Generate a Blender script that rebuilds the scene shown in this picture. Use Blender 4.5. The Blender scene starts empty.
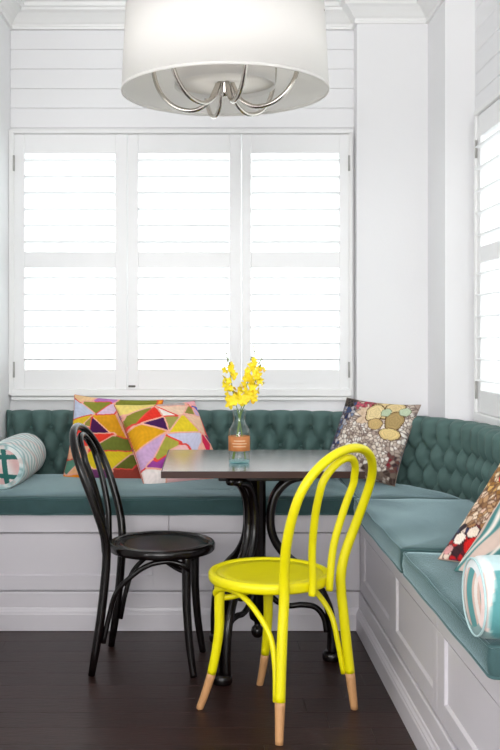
import bpy, bmesh, math, random
import numpy as np
from mathutils import Vector, Matrix

random.seed(7)
rng = np.random.default_rng(7)
SC = bpy.context.scene
COL = SC.collection
PI = math.pi

# ------------------------------------------------------------------ camera
F_PX, VPX, VPY, EYE = 980.0, 205.0, 338.0, 1.25
cd = bpy.data.cameras.new('camera')
cam = bpy.data.objects.new('camera', cd)
COL.objects.link(cam)
cam.location = (0, 0, EYE)
cam.rotation_euler = (PI / 2, 0, 0)
cd.sensor_fit = 'VERTICAL'
cd.sensor_height = 36.0
cd.lens = 36.0 * F_PX / 750.0
cd.shift_x = (250 - VPX) / 750.0
cd.shift_y = (VPY - 375) / 750.0
cd.clip_start = 0.05
SC.camera = cam

# ------------------------------------------------------------------ world and light
w = bpy.data.worlds.new('overcast_sky')
SC.world = w
w.use_nodes = True
bg = w.node_tree.nodes['Background']
bg.inputs['Color'].default_value = (0.94, 0.968, 1.0, 1)
bg.inputs['Strength'].default_value = 2.15
SC.view_settings.view_transform = 'Standard'
SC.view_settings.look = 'None'
SC.view_settings.exposure = 0.36
SC.view_settings.gamma = 1.0
SC.view_settings.use_curve_mapping = False
try:
    SC.cycles.use_denoising = True
    SC.cycles.max_bounces = 10
    SC.cycles.diffuse_bounces = 6
    SC.cycles.transparent_max_bounces = 12
    SC.cycles.caustics_reflective = False
    SC.cycles.caustics_refractive = False
    SC.cycles.sample_clamp_indirect = 8.0
except Exception:
    pass


def portal(name, loc, rot, sx, sy):
    l = bpy.data.lights.new(name, 'AREA')
    l.shape = 'RECTANGLE'
    l.size, l.size_y = sx, sy
    l.cycles.is_portal = True
    o = bpy.data.objects.new(name, l)
    COL.objects.link(o)
    o.location = loc
    o.rotation_euler = rot
    return o


# room dimensions
Y_BACK, X_LEFT, X_RIGHT = 5.08, -1.01, 1.276
Y_REAR, X_FAR, Z_CEIL = -3.0, -2.9, 3.0
WIN1 = (-0.985, 0.743, 0.976, 2.301)          # x0 x1 z0 z1 on the back wall
WIN2 = (2.60, 4.47, 0.90, 2.262)              # y0 y1 z0 z1 on the right wall
REAR = (-2.0, 1.0, 1.05, 2.80)                # x0 x1 z0 z1 assumed opening, unseen, behind the viewer
SIDE = (-2.2, 1.0, 0.95, 2.3)                 # y0 y1 z0 z1 assumed window, unseen, on the far left wall
portal('daylight_portal', ((WIN1[0] + WIN1[1]) / 2, Y_BACK + .16, (WIN1[2] + WIN1[3]) / 2), (-PI / 2, 0, 0), WIN1[1] - WIN1[0], WIN1[3] - WIN1[2])
portal('daylight_portal', (X_RIGHT + .16, (WIN2[0] + WIN2[1]) / 2, (WIN2[2] + WIN2[3]) / 2), (0, PI / 2, 0), WIN2[3] - WIN2[2], WIN2[1] - WIN2[0])
portal('daylight_portal', ((REAR[0] + REAR[1]) / 2, Y_REAR - .16, (REAR[2] + REAR[3]) / 2), (PI / 2, 0, 0), REAR[1] - REAR[0], REAR[3] - REAR[2])
portal('daylight_portal', (X_FAR - .16, (SIDE[0] + SIDE[1]) / 2, (SIDE[2] + SIDE[3]) / 2), (0, -PI / 2, 0), SIDE[3] - SIDE[2], SIDE[1] - SIDE[0])



def fill_light(name, loc, rot, sx, sy, watts, col):  # area lamp added as fill for the nook
    l = bpy.data.lights.new(name, 'AREA')
    l.shape = 'RECTANGLE'
    l.size, l.size_y = sx, sy
    l.energy = watts
    l.color = col
    o = bpy.data.objects.new(name, l)
    COL.objects.link(o)
    o.location = loc
    o.rotation_euler = rot


# added fill lamps, out of view, set in the assumed rear and side openings
fill_light('rear_fill_light', ((REAR[0] + REAR[1]) / 2, Y_REAR - .10, (REAR[2] + REAR[3]) / 2), (PI / 2, 0, 0), REAR[1] - REAR[0], REAR[3] - REAR[2], 118, (1, .985, .965))
fill_light('side_fill_light', (X_FAR - .10, (SIDE[0] + SIDE[1]) / 2, (SIDE[2] + SIDE[3]) / 2), (0, -PI / 2, 0), SIDE[3] - SIDE[2], SIDE[1] - SIDE[0], 55, (1, .985, .965))  # added lamp, lifts the bench fronts that face left


# ------------------------------------------------------------------ helpers
def lin(c):
    r = []
    for v in c[:3]:
        v = v / 255.0
        r.append(v / 12.92 if v <= .04045 else ((v + .055) / 1.055) ** 2.4)
    return tuple(r)


def lin4(c):
    return lin(c) + (1.0,)


def mat(name, rgb, rough=.5, metal=0.0, bump=0.0, bscale=60, var=0.0, vscale=8, spec=.5, stretch=None,
        sheen=0.0, coat=0.0, rand=0.0, trans=0.0, attr=None, tint=None, crough=.2):
    m = bpy.data.materials.new(name)
    m.use_nodes = True
    nt = m.node_tree
    N, L = nt.nodes, nt.links
    b = N['Principled BSDF']
    b.inputs['Base Color'].default_value = lin4(rgb)
    b.inputs['Roughness'].default_value = rough
    b.inputs['Metallic'].default_value = metal
    b.inputs['Specular IOR Level'].default_value = spec
    if sheen:
        b.inputs['Sheen Weight'].default_value = sheen
        b.inputs['Sheen Roughness'].default_value = .31
        b.inputs['Sheen Tint'].default_value = tint + (1,) if tint else tuple(.35 + .65 * v for v in lin(rgb)) + (1,)
    if coat >= 1:
        b.inputs['Coat IOR'].default_value = 1.85
    if coat:
        b.inputs['Coat Weight'].default_value = coat
        b.inputs['Coat Roughness'].default_value = crough
    if trans:
        b.inputs['Transmission Weight'].default_value = trans
    tc = N.new('ShaderNodeTexCoord')
    mp = N.new('ShaderNodeMapping')
    L.new(tc.outputs['Object'], mp.inputs['Vector'])
    if stretch:
        mp.inputs['Scale'].default_value = stretch
    vec = mp.outputs['Vector']
    oi = None
    if rand:
        oi = N.new('ShaderNodeObjectInfo')
        ad = N.new('ShaderNodeVectorMath')
        ad.operation = 'MULTIPLY_ADD'
        cb = N.new('ShaderNodeCombineXYZ')
        for k in range(3):
            L.new(oi.outputs['Random'], cb.inputs[k])
        L.new(cb.outputs[0], ad.inputs[0])
        ad.inputs[1].default_value = (37, 21, 53)
        L.new(vec, ad.inputs[2])
        vec = ad.outputs[0]
    col = None
    if attr:
        at = N.new('ShaderNodeAttribute')
        at.attribute_name = attr
        col = at.outputs['Color']
        L.new(col, b.inputs['Base Color'])
    if var:
        nz = N.new('ShaderNodeTexNoise')
        nz.inputs['Scale'].default_value = vscale
        nz.inputs['Detail'].default_value = 6
        nz.inputs['Roughness'].default_value = .6
        L.new(vec, nz.inputs['Vector'])
        hs = N.new('ShaderNodeHueSaturation')
        if col:
            L.new(col, hs.inputs['Color'])
        else:
            hs.inputs['Color'].default_value = lin4(rgb)
        mr = N.new('ShaderNodeMapRange')
        mr.inputs['From Min'].default_value = .25
        mr.inputs['From Max'].default_value = .75
        mr.inputs['To Min'].default_value = 1 - var
        mr.inputs['To Max'].default_value = 1 + var
        L.new(nz.outputs['Fac'], mr.inputs['Value'])
        out = mr.outputs['Result']
        if rand:
            m2 = N.new('ShaderNodeMath')
            m2.operation = 'MULTIPLY'
            m3 = N.new('ShaderNodeMapRange')
            m3.inputs['To Min'].default_value = 1 - rand
            m3.inputs['To Max'].default_value = 1 + rand
            L.new(oi.outputs['Random'], m3.inputs['Value'])
            L.new(out, m2.inputs[0])
            L.new(m3.outputs['Result'], m2.inputs[1])
            out = m2.outputs[0]
        L.new(out, hs.inputs['Value'])
        L.new(hs.outputs['Color'], b.inputs['Base Color'])
    if bump:
        nb = N.new('ShaderNodeTexNoise')
        nb.inputs['Scale'].default_value = bscale
        nb.inputs['Detail'].default_value = 4
        L.new(vec, nb.inputs['Vector'])
        bp = N.new('ShaderNodeBump')
        bp.inputs['Strength'].default_value = bump
        bp.inputs['Distance'].default_value = .004
        L.new(nb.outputs['Fac'], bp.inputs['Height'])
        L.new(bp.outputs['Normal'], b.inputs['Normal'])
    return m


M = {}
M['white'] = mat('white_wall_paint', (242, 242, 243), .6, bump=.08, bscale=90, spec=.3)
M['board'] = mat('white_board_paint', (243, 243, 244), .45, bump=.06, bscale=40, spec=.4)
M['ceiling'] = mat('white_ceiling_paint', (244, 244, 245), .8, bump=.05, bscale=90)
M['trim'] = mat('white_gloss_trim', (244, 244, 243), .35, bump=.03, bscale=30)
M['shutter'] = mat('white_shutter_paint', (244, 244, 244), .38, bump=.03, bscale=30)
M['bench'] = mat('white_bench_paint', (208, 204, 209), .38, bump=.05, bscale=30, var=.015, vscale=4)
M['floor'] = mat('dark_espresso_timber', (44, 26, 22), .36, bump=.25, bscale=26, var=.38, vscale=7, stretch=(.9, 9, 9), rand=.22, spec=.3)
M['velvet'] = mat('teal_velvet', (86, 112, 108), .65, bump=.15, bscale=160, var=.12, vscale=9, sheen=.08, spec=.2)
M['cushion'] = mat('teal_woven_upholstery', (58, 84, 85), .8, bump=.3, bscale=220, var=.10, vscale=14, sheen=.92, tint=(.68, .93, 1.0), spec=.2)
M['piping'] = mat('teal_piping', (64, 92, 93), .8, bump=.2, bscale=200, sheen=.7, spec=.2, tint=(.68, .93, 1.0))
M['black_wood'] = mat('black_stained_bentwood', (12, 7, 7), .24, bump=.05, bscale=50, var=.12, vscale=14, spec=.3, coat=.2, crough=.15)
M['yellow'] = mat('yellow_gloss_paint', (228, 217, 6), .4, bump=.06, bscale=60, var=.03, vscale=20, spec=.35)
M['beech'] = mat('natural_beech', (196, 146, 98), .55, bump=.1, bscale=60, var=.12, vscale=18, stretch=(5, 5, .7))
M['walnut'] = mat('dark_walnut_table', (56, 34, 28), .4, bump=.06, bscale=40, var=.22, vscale=9, stretch=(.8, 8, 8), spec=.3)
M['lacquer'] = mat('lacquered_walnut_top', (58, 38, 34), .25, bump=.03, bscale=40, var=.25, vscale=9, stretch=(.8, 8, 8), spec=.6, coat=1.0, crough=.16)
M['chrome'] = mat('brushed_nickel', (196, 190, 182), .16, metal=1.0)
M['hinge'] = mat('satin_steel_hinge', (182, 180, 176), .4, metal=.2)
M['kraft'] = mat('copper_paper_label', (198, 126, 72), .6, var=.14, vscale=60, bump=.1)
M['stem'] = mat('green_flower_stem', (112, 140, 48), .5, var=.12, vscale=40)
M['bud'] = mat('green_bud', (120, 120, 60), .5, var=.12, vscale=40)
M['petal'] = mat('yellow_orchid_petal', (252, 228, 40), .5, var=.06, vscale=50, sheen=.2)
M['petal_lip'] = mat('golden_orchid_lip', (246, 196, 24), .5, var=.08, vscale=50)
M['print'] = mat('printed_cotton', (255, 255, 255), .8, bump=.25, bscale=230, var=.07, vscale=30, sheen=.15, spec=.2, attr='print')
M['rubber'] = mat('dark_catch', (84, 82, 78), .4, metal=.8)


def shade_material():
    m = bpy.data.materials.new('white_linen_shade')
    m.use_nodes = True
    nt = m.node_tree
    N, L = nt.nodes, nt.links
    b = N['Principled BSDF']
    b.inputs['Base Color'].default_value = lin4((248, 247, 245))
    b.inputs['Roughness'].default_value = .8
    b.inputs['Specular IOR Level'].default_value = .2
    tr = N.new('ShaderNodeBsdfTranslucent')
    tr.inputs['Color'].default_value = lin4((250, 248, 244))
    mx = N.new('ShaderNodeMixShader')
    mx.inputs['Fac'].default_value = .5
    nb = N.new('ShaderNodeTexNoise')
    nb.inputs['Scale'].default_value = 220
    bp = N.new('ShaderNodeBump')
    bp.inputs['Strength'].default_value = .15
    bp.inputs['Distance'].default_value = .002
    L.new(nb.outputs['Fac'], bp.inputs['Height'])
    L.new(bp.outputs['Normal'], b.inputs['Normal'])
    L.new(b.outputs[0], mx.inputs[1])
    L.new(tr.outputs[0], mx.inputs[2])
    L.new(mx.outputs[0], N['Material Output'].inputs['Surface'])
    return m


def pane_material():
    m = bpy.data.materials.new('window_glass')
    m.use_nodes = True
    nt = m.node_tree
    N, L = nt.nodes, nt.links
    N.remove(N['Principled BSDF'])
    t = N.new('ShaderNodeBsdfTransparent')
    t.inputs['Color'].default_value = (.96, .98, .97, 1)
    g = N.new('ShaderNodeBsdfGlossy')
    g.inputs['Roughness'].default_value = .02
    mx = N.new('ShaderNodeMixShader')
    mx.inputs['Fac'].default_value = .05
    L.new(t.outputs[0], mx.inputs[1])
    L.new(g.outputs[0], mx.inputs[2])
    L.new(mx.outputs[0], N['Material Output'].inputs['Surface'])
    return m


def bottle_material(name='clear_bottle_glass', tint=(.97, .99, .99), ior=1.45):
    """thin clear glass: straight-through transmission with fresnel reflections"""
    m = bpy.data.materials.new(name)
    m.use_nodes = True
    nt = m.node_tree
    N, L = nt.nodes, nt.links
    N.remove(N['Principled BSDF'])
    t = N.new('ShaderNodeBsdfTransparent')
    t.inputs['Color'].default_value = tint + (1,)
    g = N.new('ShaderNodeBsdfGlossy')
    g.inputs['Roughness'].default_value = .03
    lw = N.new('ShaderNodeLayerWeight')
    lw.inputs['Blend'].default_value = .5
    pw_ = N.new('ShaderNodeMath')
    pw_.operation = 'POWER'
    L.new(lw.outputs['Facing'], pw_.inputs[0])
    pw_.inputs[1].default_value = 3.5
    fr = N.new('ShaderNodeMath')
    fr.operation = 'MULTIPLY_ADD'
    L.new(pw_.outputs[0], fr.inputs[0])
    fr.inputs[1].default_value = .5
    fr.inputs[2].default_value = (ior - 1) ** 2 / (ior + 1) ** 2
    mx = N.new('ShaderNodeMixShader')
    L.new(fr.outputs[0], mx.inputs['Fac'])
    L.new(t.outputs[0], mx.inputs[1])
    L.new(g.outputs[0], mx.inputs[2])
    L.new(mx.outputs[0], N['Material Output'].inputs['Surface'])
    return m


M['shade'] = shade_material()
M['pane'] = pane_material()
M['glass'] = bottle_material()
M['aqua'] = bottle_material('aqua_base_glass', (.72, .93, .94), 1.5)


def link(name, me, m=None, parent=None, loc=None):
    o = bpy.data.objects.new(name, me)
    COL.objects.link(o)
    if m is not None and len(me.materials) == 0:
        me.materials.append(M[m] if isinstance(m, str) else m)
    if parent is not None:
        o.parent = parent
        o.matrix_parent_inverse = Matrix.Translation(parent.location).inverted() if parent.type == 'EMPTY' and parent.get('_w') else Matrix.Identity(4)
    if loc is not None:
        o.location = loc
    return o


def mesh(name, verts, faces, smooth=False):
    me = bpy.data.meshes.new(name)
    me.from_pydata([tuple(v) for v in verts], [], [tuple(f) for f in faces])
    me.update()
    if smooth:
        me.polygons.foreach_set('use_smooth', [True] * len(me.polygons))
    return me


def box_mesh(name, x0, x1, y0, y1, z0, z1, bev=0.0, seg=1):
    bm = bmesh.new()
    vs = [bm.verts.new(p) for p in ((x0, y0, z0), (x1, y0, z0), (x1, y1, z0), (x0, y1, z0),
                                    (x0, y0, z1), (x1, y0, z1), (x1, y1, z1), (x0, y1, z1))]
    for f in ((3, 2, 1, 0), (4, 5, 6, 7), (0, 1, 5, 4), (1, 2, 6, 5), (2, 3, 7, 6), (3, 0, 4, 7)):
        bm.faces.new([vs[i] for i in f])
    if bev > 0:
        bmesh.ops.bevel(bm, geom=list(bm.edges), offset=bev, segments=seg, profile=.5, affect='EDGES')
    me = bpy.data.meshes.new(name)
    bm.to_mesh(me)
    bm.free()
    return me


def box(name, x0, x1, y0, y1, z0, z1, m, parent=None, bev=0.0, seg=1):
    return link(name, box_mesh(name, x0, x1, y0, y1, z0, z1, bev, seg), m, parent)


def boxes_mesh(name, bl):
    V, Fc = [], []
    for (x0, x1, y0, y1, z0, z1) in bl:
        n = len(V)
        V += [(x0, y0, z0), (x1, y0, z0), (x1, y1, z0), (x0, y1, z0), (x0, y0, z1), (x1, y0, z1), (x1, y1, z1), (x0, y1, z1)]
        Fc += [tuple(n + i for i in f) for f in ((3, 2, 1, 0), (4, 5, 6, 7), (0, 1, 5, 4), (1, 2, 6, 5), (2, 3, 7, 6), (3, 0, 4, 7))]
    return mesh(name, V, Fc)


def root(name, loc, label, cat, group=None, rz=0.0, world=True):
    """Empty at a thing's base; world=True: its parts are given in world coordinates."""
    o = bpy.data.objects.new(name, None)
    COL.objects.link(o)
    o.empty_display_size = .1
    o.location = loc
    o.rotation_euler = (0, 0, rz)
    o['label'] = label
    o['category'] = cat
    if group:
        o['group'] = group
    if world:
        o['_w'] = 1
    return o


def tag(o, label, cat, group=None):
    o['label'] = label
    o['category'] = cat
    if group:
        o['group'] = group
    return o


def struct(o):
    o['kind'] = 'structure'
    return o


def tube_geo(pts, rad, n=10, closed=False, squash=None):
    """tube along pts; rad: number or list; returns verts, faces"""
    P = [Vector(p) for p in pts]
    k = len(P)
    R = rad if isinstance(rad, (list, tuple)) else [rad] * k
    V, Fc = [], []
    T = []
    for i in range(k):
        if closed:
            t = P[(i + 1) % k] - P[i - 1]
        else:
            t = P[min(i + 1, k - 1)] - P[max(i - 1, 0)]
        T.append(t.normalized() if t.length > 1e-9 else Vector((0, 0, 1)))
    up = Vector((0, 0, 1)) if abs(T[0].z) < .9 else Vector((1, 0, 0))
    nrm = (up - T[0] * up.dot(T[0])).normalized()
    for i in range(k):
        if i:
            ax = T[i - 1].cross(T[i])
            if ax.length > 1e-8:
                nrm = Matrix.Rotation(T[i - 1].angle(T[i]), 3, ax.normalized()) @ nrm
            nrm = (nrm - T[i] * nrm.dot(T[i])).normalized()
        bn = T[i].cross(nrm)
        for j in range(n):
            a = 2 * PI * j / n
            V.append(P[i] + (nrm * math.cos(a) + bn * math.sin(a)) * R[i])
    rings = k if closed else k - 1
    for i in range(rings):
        for j in range(n):
            a, b = i * n + j, i * n + (j + 1) % n
            c, d = ((i + 1) % k) * n + (j + 1) % n, ((i + 1) % k) * n + j
            Fc.append((a, b, c, d))
    if not closed:
        Fc.append(tuple(range(n - 1, -1, -1)))
        Fc.append(tuple((k - 1) * n + j for j in range(n)))
    return V, Fc


def tube(name, pts, rad, m, parent=None, n=10, closed=False):
    V, Fc = tube_geo(pts, rad, n, closed)
    return link(name, mesh(name, V, Fc, True), m, parent)


def spline(ctrl, n=40):
    """Catmull-Rom through control points (centripetal enough for our use)"""
    P = [Vector(c) for c in ctrl]
    P = [P[0] * 2 - P[1]] + P + [P[-1] * 2 - P[-2]]
    out = []
    segs = len(P) - 3
    per = max(2, n // segs)
    for s in range(segs):
        p0, p1, p2, p3 = P[s:s + 4]
        for i in range(per):
            t = i / per
            out.append(.5 * ((2 * p1) + (p2 - p0) * t + (2 * p0 - 5 * p1 + 4 * p2 - p3) * t * t + (3 * p1 - p0 - 3 * p2 + p3) * t ** 3))
    out.append(P[-2])
    return out


def lathe_mesh(name, prof, n=40, closed=False):
    V, Fc = [], []
    k = len(prof)
    for (r, z) in prof:
        for j in range(n):
            a = 2 * PI * j / n
            V.append((r * math.cos(a), r * math.sin(a), z))
    rr = k if closed else k - 1
    for i in range(rr):
        for j in range(n):
            Fc.append((i * n + j, i * n + (j + 1) % n, ((i + 1) % k) * n + (j + 1) % n, ((i + 1) % k) * n + j))
    if not closed:
        if prof[0][0] > 1e-6:
            Fc.append(tuple(range(n - 1, -1, -1)))
        if prof[-1][0] > 1e-6:
            Fc.append(tuple((k - 1) * n + j for j in range(n)))
    me = mesh(name, V, Fc, True)
    bm = bmesh.new()
    bm.from_mesh(me)
    bmesh.ops.remove_doubles(bm, verts=bm.verts, dist=1e-6)
    bmesh.ops.recalc_face_normals(bm, faces=bm.faces)
    bm.to_mesh(me)
    bm.free()
    return me


def sharp(o, deg=35):
    me = o.data
    me.polygons.foreach_set('use_smooth', [True] * len(me.polygons))
    try:
        me.set_sharp_from_angle(angle=math.radians(deg))
    except Exception:
        pass


# ------------------------------------------------------------------ room shell
floor = struct(box('floor', X_FAR, X_RIGHT, Y_REAR, Y_BACK, -.12, -.018, 'floor'))
PW, y = .128, -3.0
row = 0
plank_cache = {}
while y < 4.26:
    off = random.uniform(0.3, 1.5)
    x = X_FAR
    first = True
    while x < X_RIGHT - .01:
        ln = off if first else random.choice((1.2, 1.5, 1.8))
        first = False
        x1 = min(x + ln, X_RIGHT)
        key = round(x1 - x, 3)
        if key not in plank_cache:
            plank_cache[key] = box_mesh('plank', -key / 2 + .0004, key / 2 - .0004, -PW / 2 + .0005, PW / 2 - .0005, -.018, 0, .0007)
            plank_cache[key].materials.append(M['floor'])
        p = link('plank', plank_cache[key], None, floor)
        p.location = ((x + x1) / 2, y + PW / 2, 0)
        x = x1
    y += PW
    row += 1

struct(box('ceiling', X_FAR - .2, X_RIGHT + .2, Y_REAR - .2, Y_BACK + .3, Z_CEIL, Z_CEIL + .12, 'ceiling'))


def wall_with_hole(name, axis, pos, thick, a0, a1, z0, z1, hole, m='white'):
    """axis 'y': wall plane at y=pos running in x; axis 'x': plane at x=pos running in y; thickness goes outwards"""
    h0, h1, hz0, hz1 = hole
    rects = [(a0, h0, z0, z1), (h1, a1, z0, z1), (h0, h1, hz1, z1)]
    if hz0 > z0 + 1e-4:
        rects.append((h0, h1, z0, hz0))
    bl = []
    for (p, q, r, s) in rects:
        lo, hi = min(pos, pos + thick), max(pos, pos + thick)
        bl.append((p, q, lo, hi, r, s) if axis == 'y' else (lo, hi, p, q, r, s))
    return struct(link(name, boxes_mesh(name, bl), m))


BT = .012   # board thickness
wall_back = wall_with_hole('wall_back', 'y', Y_BACK + BT, .2, X_LEFT - .15, X_RIGHT + .2, 0, Z_CEIL, WIN1)
wall_right = wall_with_hole('wall_right', 'x', X_RIGHT + BT, .2, Y_REAR - .2, Y_BACK + BT, 0, Z_CEIL, WIN2)
wall_with_hole('wall_rear', 'y', Y_REAR, -.2, X_FAR - .2, X_RIGHT + BT, 0, Z_CEIL, REAR)
wall_with_hole('wall_far_left', 'x', X_FAR, -.2, Y_REAR, 2.3, 0, Z_CEIL, SIDE)
struct(box('wall_left', X_LEFT - .15, X_LEFT, 2.3, Y_BACK + BT, 0, Z_CEIL, 'white'))
struct(box('wall_partition', X_FAR - .2, X_LEFT - .15, 2.3, 2.45, 0, Z_CEIL, 'white'))
# plastered corner pier stepping forward beside the windows
pier = [(.773, 4.985), (1.134, 4.985), (1.134, 4.63), (X_RIGHT + BT, 4.63), (X_RIGHT + BT, Y_BACK + BT), (.773, Y_BACK + BT)]
V = [(x, y, 0) for x, y in pier] + [(x, y, Z_CEIL) for x, y in pier]
n = len(pier)
struct(link('wall_pier', mesh('wall_pier', V, [tuple(range(n - 1, -1, -1)), tuple(range(n, 2 * n))] + [(i, (i + 1) % n, n + (i + 1) % n, n + i) for i in range(n)]), 'white'))

# lining boards (tongue and groove) on the back wall above and below the window
BH = .1015


def boards(parent, axis, a0, a1, z0, z1):
    z = z0
    cache = {}
    while z < z1 - .004:
        zt = min(z + BH, z1)
        h = round(zt - z, 4)
        if h not in cache:
            if axis == 'y':
                cache[h] = box_mesh('board', a0, a1, -BT, 0, 0.0005, h - .0005, .0032)
            else:
                cache[h] = box_mesh('board', -BT, 0, a0, a1, 0.0005, h - .0005, .0032)
            cache[h].materials.append(M['board'])
        b = link('board', cache[h], None, parent)
        b.location = (0, Y_BACK + BT, z) if axis == 'y' else (X_RIGHT + BT, 0, z)
        z = zt


boards(wall_back, 'y', X_LEFT, .773, 2.34, Z_CEIL)
boards(wall_back, 'y', X_LEFT, .773, .73, .945)
boards(wall_right, 'x', 2.3, 4.63, 2.29, Z_CEIL)
box('lining', X_RIGHT, X_RIGHT + BT, Y_REAR, 2.2998, 0, Z_CEIL, 'white', wall_right)
box('board', X_RIGHT, X_RIGHT + BT, 2.3, 2.582, .887, 2.288, 'board', wall_right, .001)
box('board', X_RIGHT, X_RIGHT + BT, 4.488, 4.628, .887, 2.288, 'board', wall_right, .001)
boards(wall_right, 'x', 2.3, 4.63, .68, .885)


box('board', .7595, .7728, Y_BACK, Y_BACK + BT, .948, 2.338, 'board', wall_back, .001)


# crown moulding swept along the wall line with mitred corners
def sweep_profile(name, line, prof, m):
    L2 = [Vector((a, b)) for a, b in line]
    k = len(L2)
    V = []
    for i in range(k):
        nrm = []
        if i > 0:
            d = (L2[i] - L2[i - 1]).normalized()
            nrm.append(Vector((d.y, -d.x)))
        if i < k - 1:
            d = (L2[i + 1] - L2[i]).normalized()
            nrm.append(Vector((d.y, -d.x)))
        if len(nrm) == 2:
            mt = nrm[0] + nrm[1]
            mt = mt / max(1e-6, mt.dot(nrm[0]))
        else:
            mt = nrm[0]
        for (dd, z) in prof:
            p = L2[i] + mt * dd
            V.append((p.x, p.y, z))
    q = len(prof)
    Fc = []
    for i in range(k - 1):
        for j in range(q):
            Fc.append((i * q + j, i * q + (j + 1) % q, (i + 1) * q + (j + 1) % q, (i + 1) * q + j))
    Fc.append(tuple(range(q)))
    Fc.append(tuple((k - 1) * q + j for j in range(q - 1, -1, -1)))
    me = mesh(name, V, Fc)
    bm = bmesh.new()
    bm.from_mesh(me)
    bmesh.ops.recalc_face_normals(bm, faces=bm.faces)
    bm.to_mesh(me)
    bm.free()
    o = link(name, me, m)
    return o


zc = 2.847
crown = [(0, zc), (.014, zc), (.016, zc + .012), (.010, zc + .018), (.012, zc + .026), (.022, zc + .034), (.034, zc + .052), (.052, zc + .072),
         (.070, zc + .082), (.074, zc + .094), (.086, zc + .098), (.090, zc + .116), (.108, zc + .122), (.112, Z_CEIL), (0, Z_CEIL)]
struct(sweep_profile('trim_1', [(X_LEFT, 2.3), (X_LEFT, Y_BACK), (.773, Y_BACK), (.773, 4.985), (1.134, 4.985), (1.134, 4.63),
                                (X_RIGHT, 4.63), (X_RIGHT, Y_REAR)], crown, 'trim'))
# skirting where the floor shows on the left nook wall
struct(box('baseboard_left', X_LEFT, X_LEFT + .016, 2.3, 4.17, 0, .12, 'trim', None, .003))

# ------------------------------------------------------------------ windows with plantation shutters


def window(name, axis, pos, a0, a1, z0, z1, flip=1):
    """casing + glazed sash behind the shutters. axis 'y' = in back wall, 'x' = in right wall. parts in world coords"""
    def bx(nm, p, q, d0, d1, r, s, m, par, bev=.002):
        if axis == 'y':
            return box(nm, p, q, pos + d0, pos + d1, r, s, m, par, bev)
        return box(nm, pos + d0, pos + d1, p, q, r, s, m, par, bev)
    c = .026
    o = struct(bx(name, a0 - .012, a1 + .012, -.048, .03, z1, z1 + .022, 'trim', None, .004))      # head casing is the root mesh
    fl = .0245 if axis == 'y' else .016
    bx('window_frame', a0 - fl, a0 + .004, -.046, .03, z0 - .02, z1 + .02, 'trim', o, .003)
    bx('window_frame', a1 - .004, a1 + .016, -.046, .03, z0 - .02, z1 + .02, 'trim', o, .003)
    bx('window_sill', a0 - .012, a1 + .012, -.05, .03, z0 - .026, z0 + .012, 'trim', o, .004)
    bx('window_bead', a0 - .010, a1 + .010, -.040, .0, z0 - .048, z0 - .028, 'trim', o, .003)
    # sash deeper in the wall
    d0, d1 = .13, .165
    bx('sash_rail', a0, a1, d0, d1, z0, z0 + .05, 'trim', o)
    bx('sash_rail', a0, a1, d0, d1, z1 - .05, z1, 'trim', o)
    mid = 2 if axis == 'y' else 2
    n = 3
    for k in range(n + 1):
        p = a0 + (a1 - a0) * k / n
        q0 = max(a0, p - .022)
        q1 = min(a1, p + .022)
        bx('sash_stile', q0, q1, d0 + .001, d1 - .001, z0 + .05, z1 - .05, 'trim', o)
    for k in range(n):
        p0 = a0 + (a1 - a0) * k / n + .02
        p1 = a0 + (a1 - a0) * (k + 1) / n - .02
        bx('pane', p0, p1, .146, .149, z0 + .05, z1 - .05, 'pane', o, 0)
    return o


window('window_1', 'y', Y_BACK, *WIN1)
window('window_2', 'x', X_RIGHT, *WIN2)

LOUV_W, LOUV_T, PITCH = .086, .0095, .0838


def louver_mesh(length):
    V, Fc = [], []
    ns = 10
    for x in (-length / 2, length / 2):
        for j in range(ns):
            a = 2 * PI * j / ns
            V.append((x, LOUV_W / 2 * math.cos(a), LOUV_T / 2 * math.sin(a)))
    for j in range(ns):
        Fc.append((j, (j + 1) % ns, ns + (j + 1) % ns, ns + j))
    Fc.append(tuple(range(ns - 1, -1, -1)))
    Fc.append(tuple(range(ns, 2 * ns)))
    me = mesh('louver', V, Fc, False)
    me.materials.append(M['shutter'])
    return me


def shutter(width, z0, z1, loc, rz, label, group, louv_z, open_z, stile, hinge=None, catch=False, tilt=0.0):
    """local frame: x along the panel, y through it (front is -y), z up. loc is bottom centre"""
    o = root('plantation_shutter', loc, label, 'shutter', group, rz, world=False)
    h = z1 - z0
    t = .014
    sl, sr = stile
    b = lambda nm, p, q, r, s, bev=.0025: box(nm, p, q, -t, t, r, s, 'shutter', o, bev)
    b('stile', -width / 2, -width / 2 + sl, 0, h)
    b('stile', width / 2 - sr, width / 2, 0, h)
    zz = [0] + [v - z0 for pr in open_z for v in pr] + [h]
    b('rail', -width / 2 + sl, width / 2 - sr, zz[0], zz[1])
    b('rail', -width / 2 + sl, width / 2 - sr, zz[2], zz[3])
    b('rail', -width / 2 + sl, width / 2 - sr, zz[4], zz[5])
    lm = louver_mesh(width - sl - sr - .004)
    for z in louv_z:
        l = link('louver', lm, None, o)
        l.location = ((sl - sr) / 2, 0, z - z0)
        l.rotation_euler = (tilt, 0, 0)
    if hinge is not None:
        for z in (z0 + .10, z1 - .15):
            x = -width / 2 if hinge < 0 else width / 2
            tube('hinge', [(x, -t - .006, z - z0 - .04), (x, -t - .006, z - z0 + .04)], .0055, 'hinge', o, 8)
    if catch:
        box('catch', -width / 2 + .004, -width / 2 + .04, -t - .012, -t + .004, .010, .02, 'rubber', o, .002)
    return o


def zpx(yp, Y):
    return EYE + (VPY - yp) * Y / F_PX


def xpx(xp, Y):
    return (xp - VPX) * Y / F_PX


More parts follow.
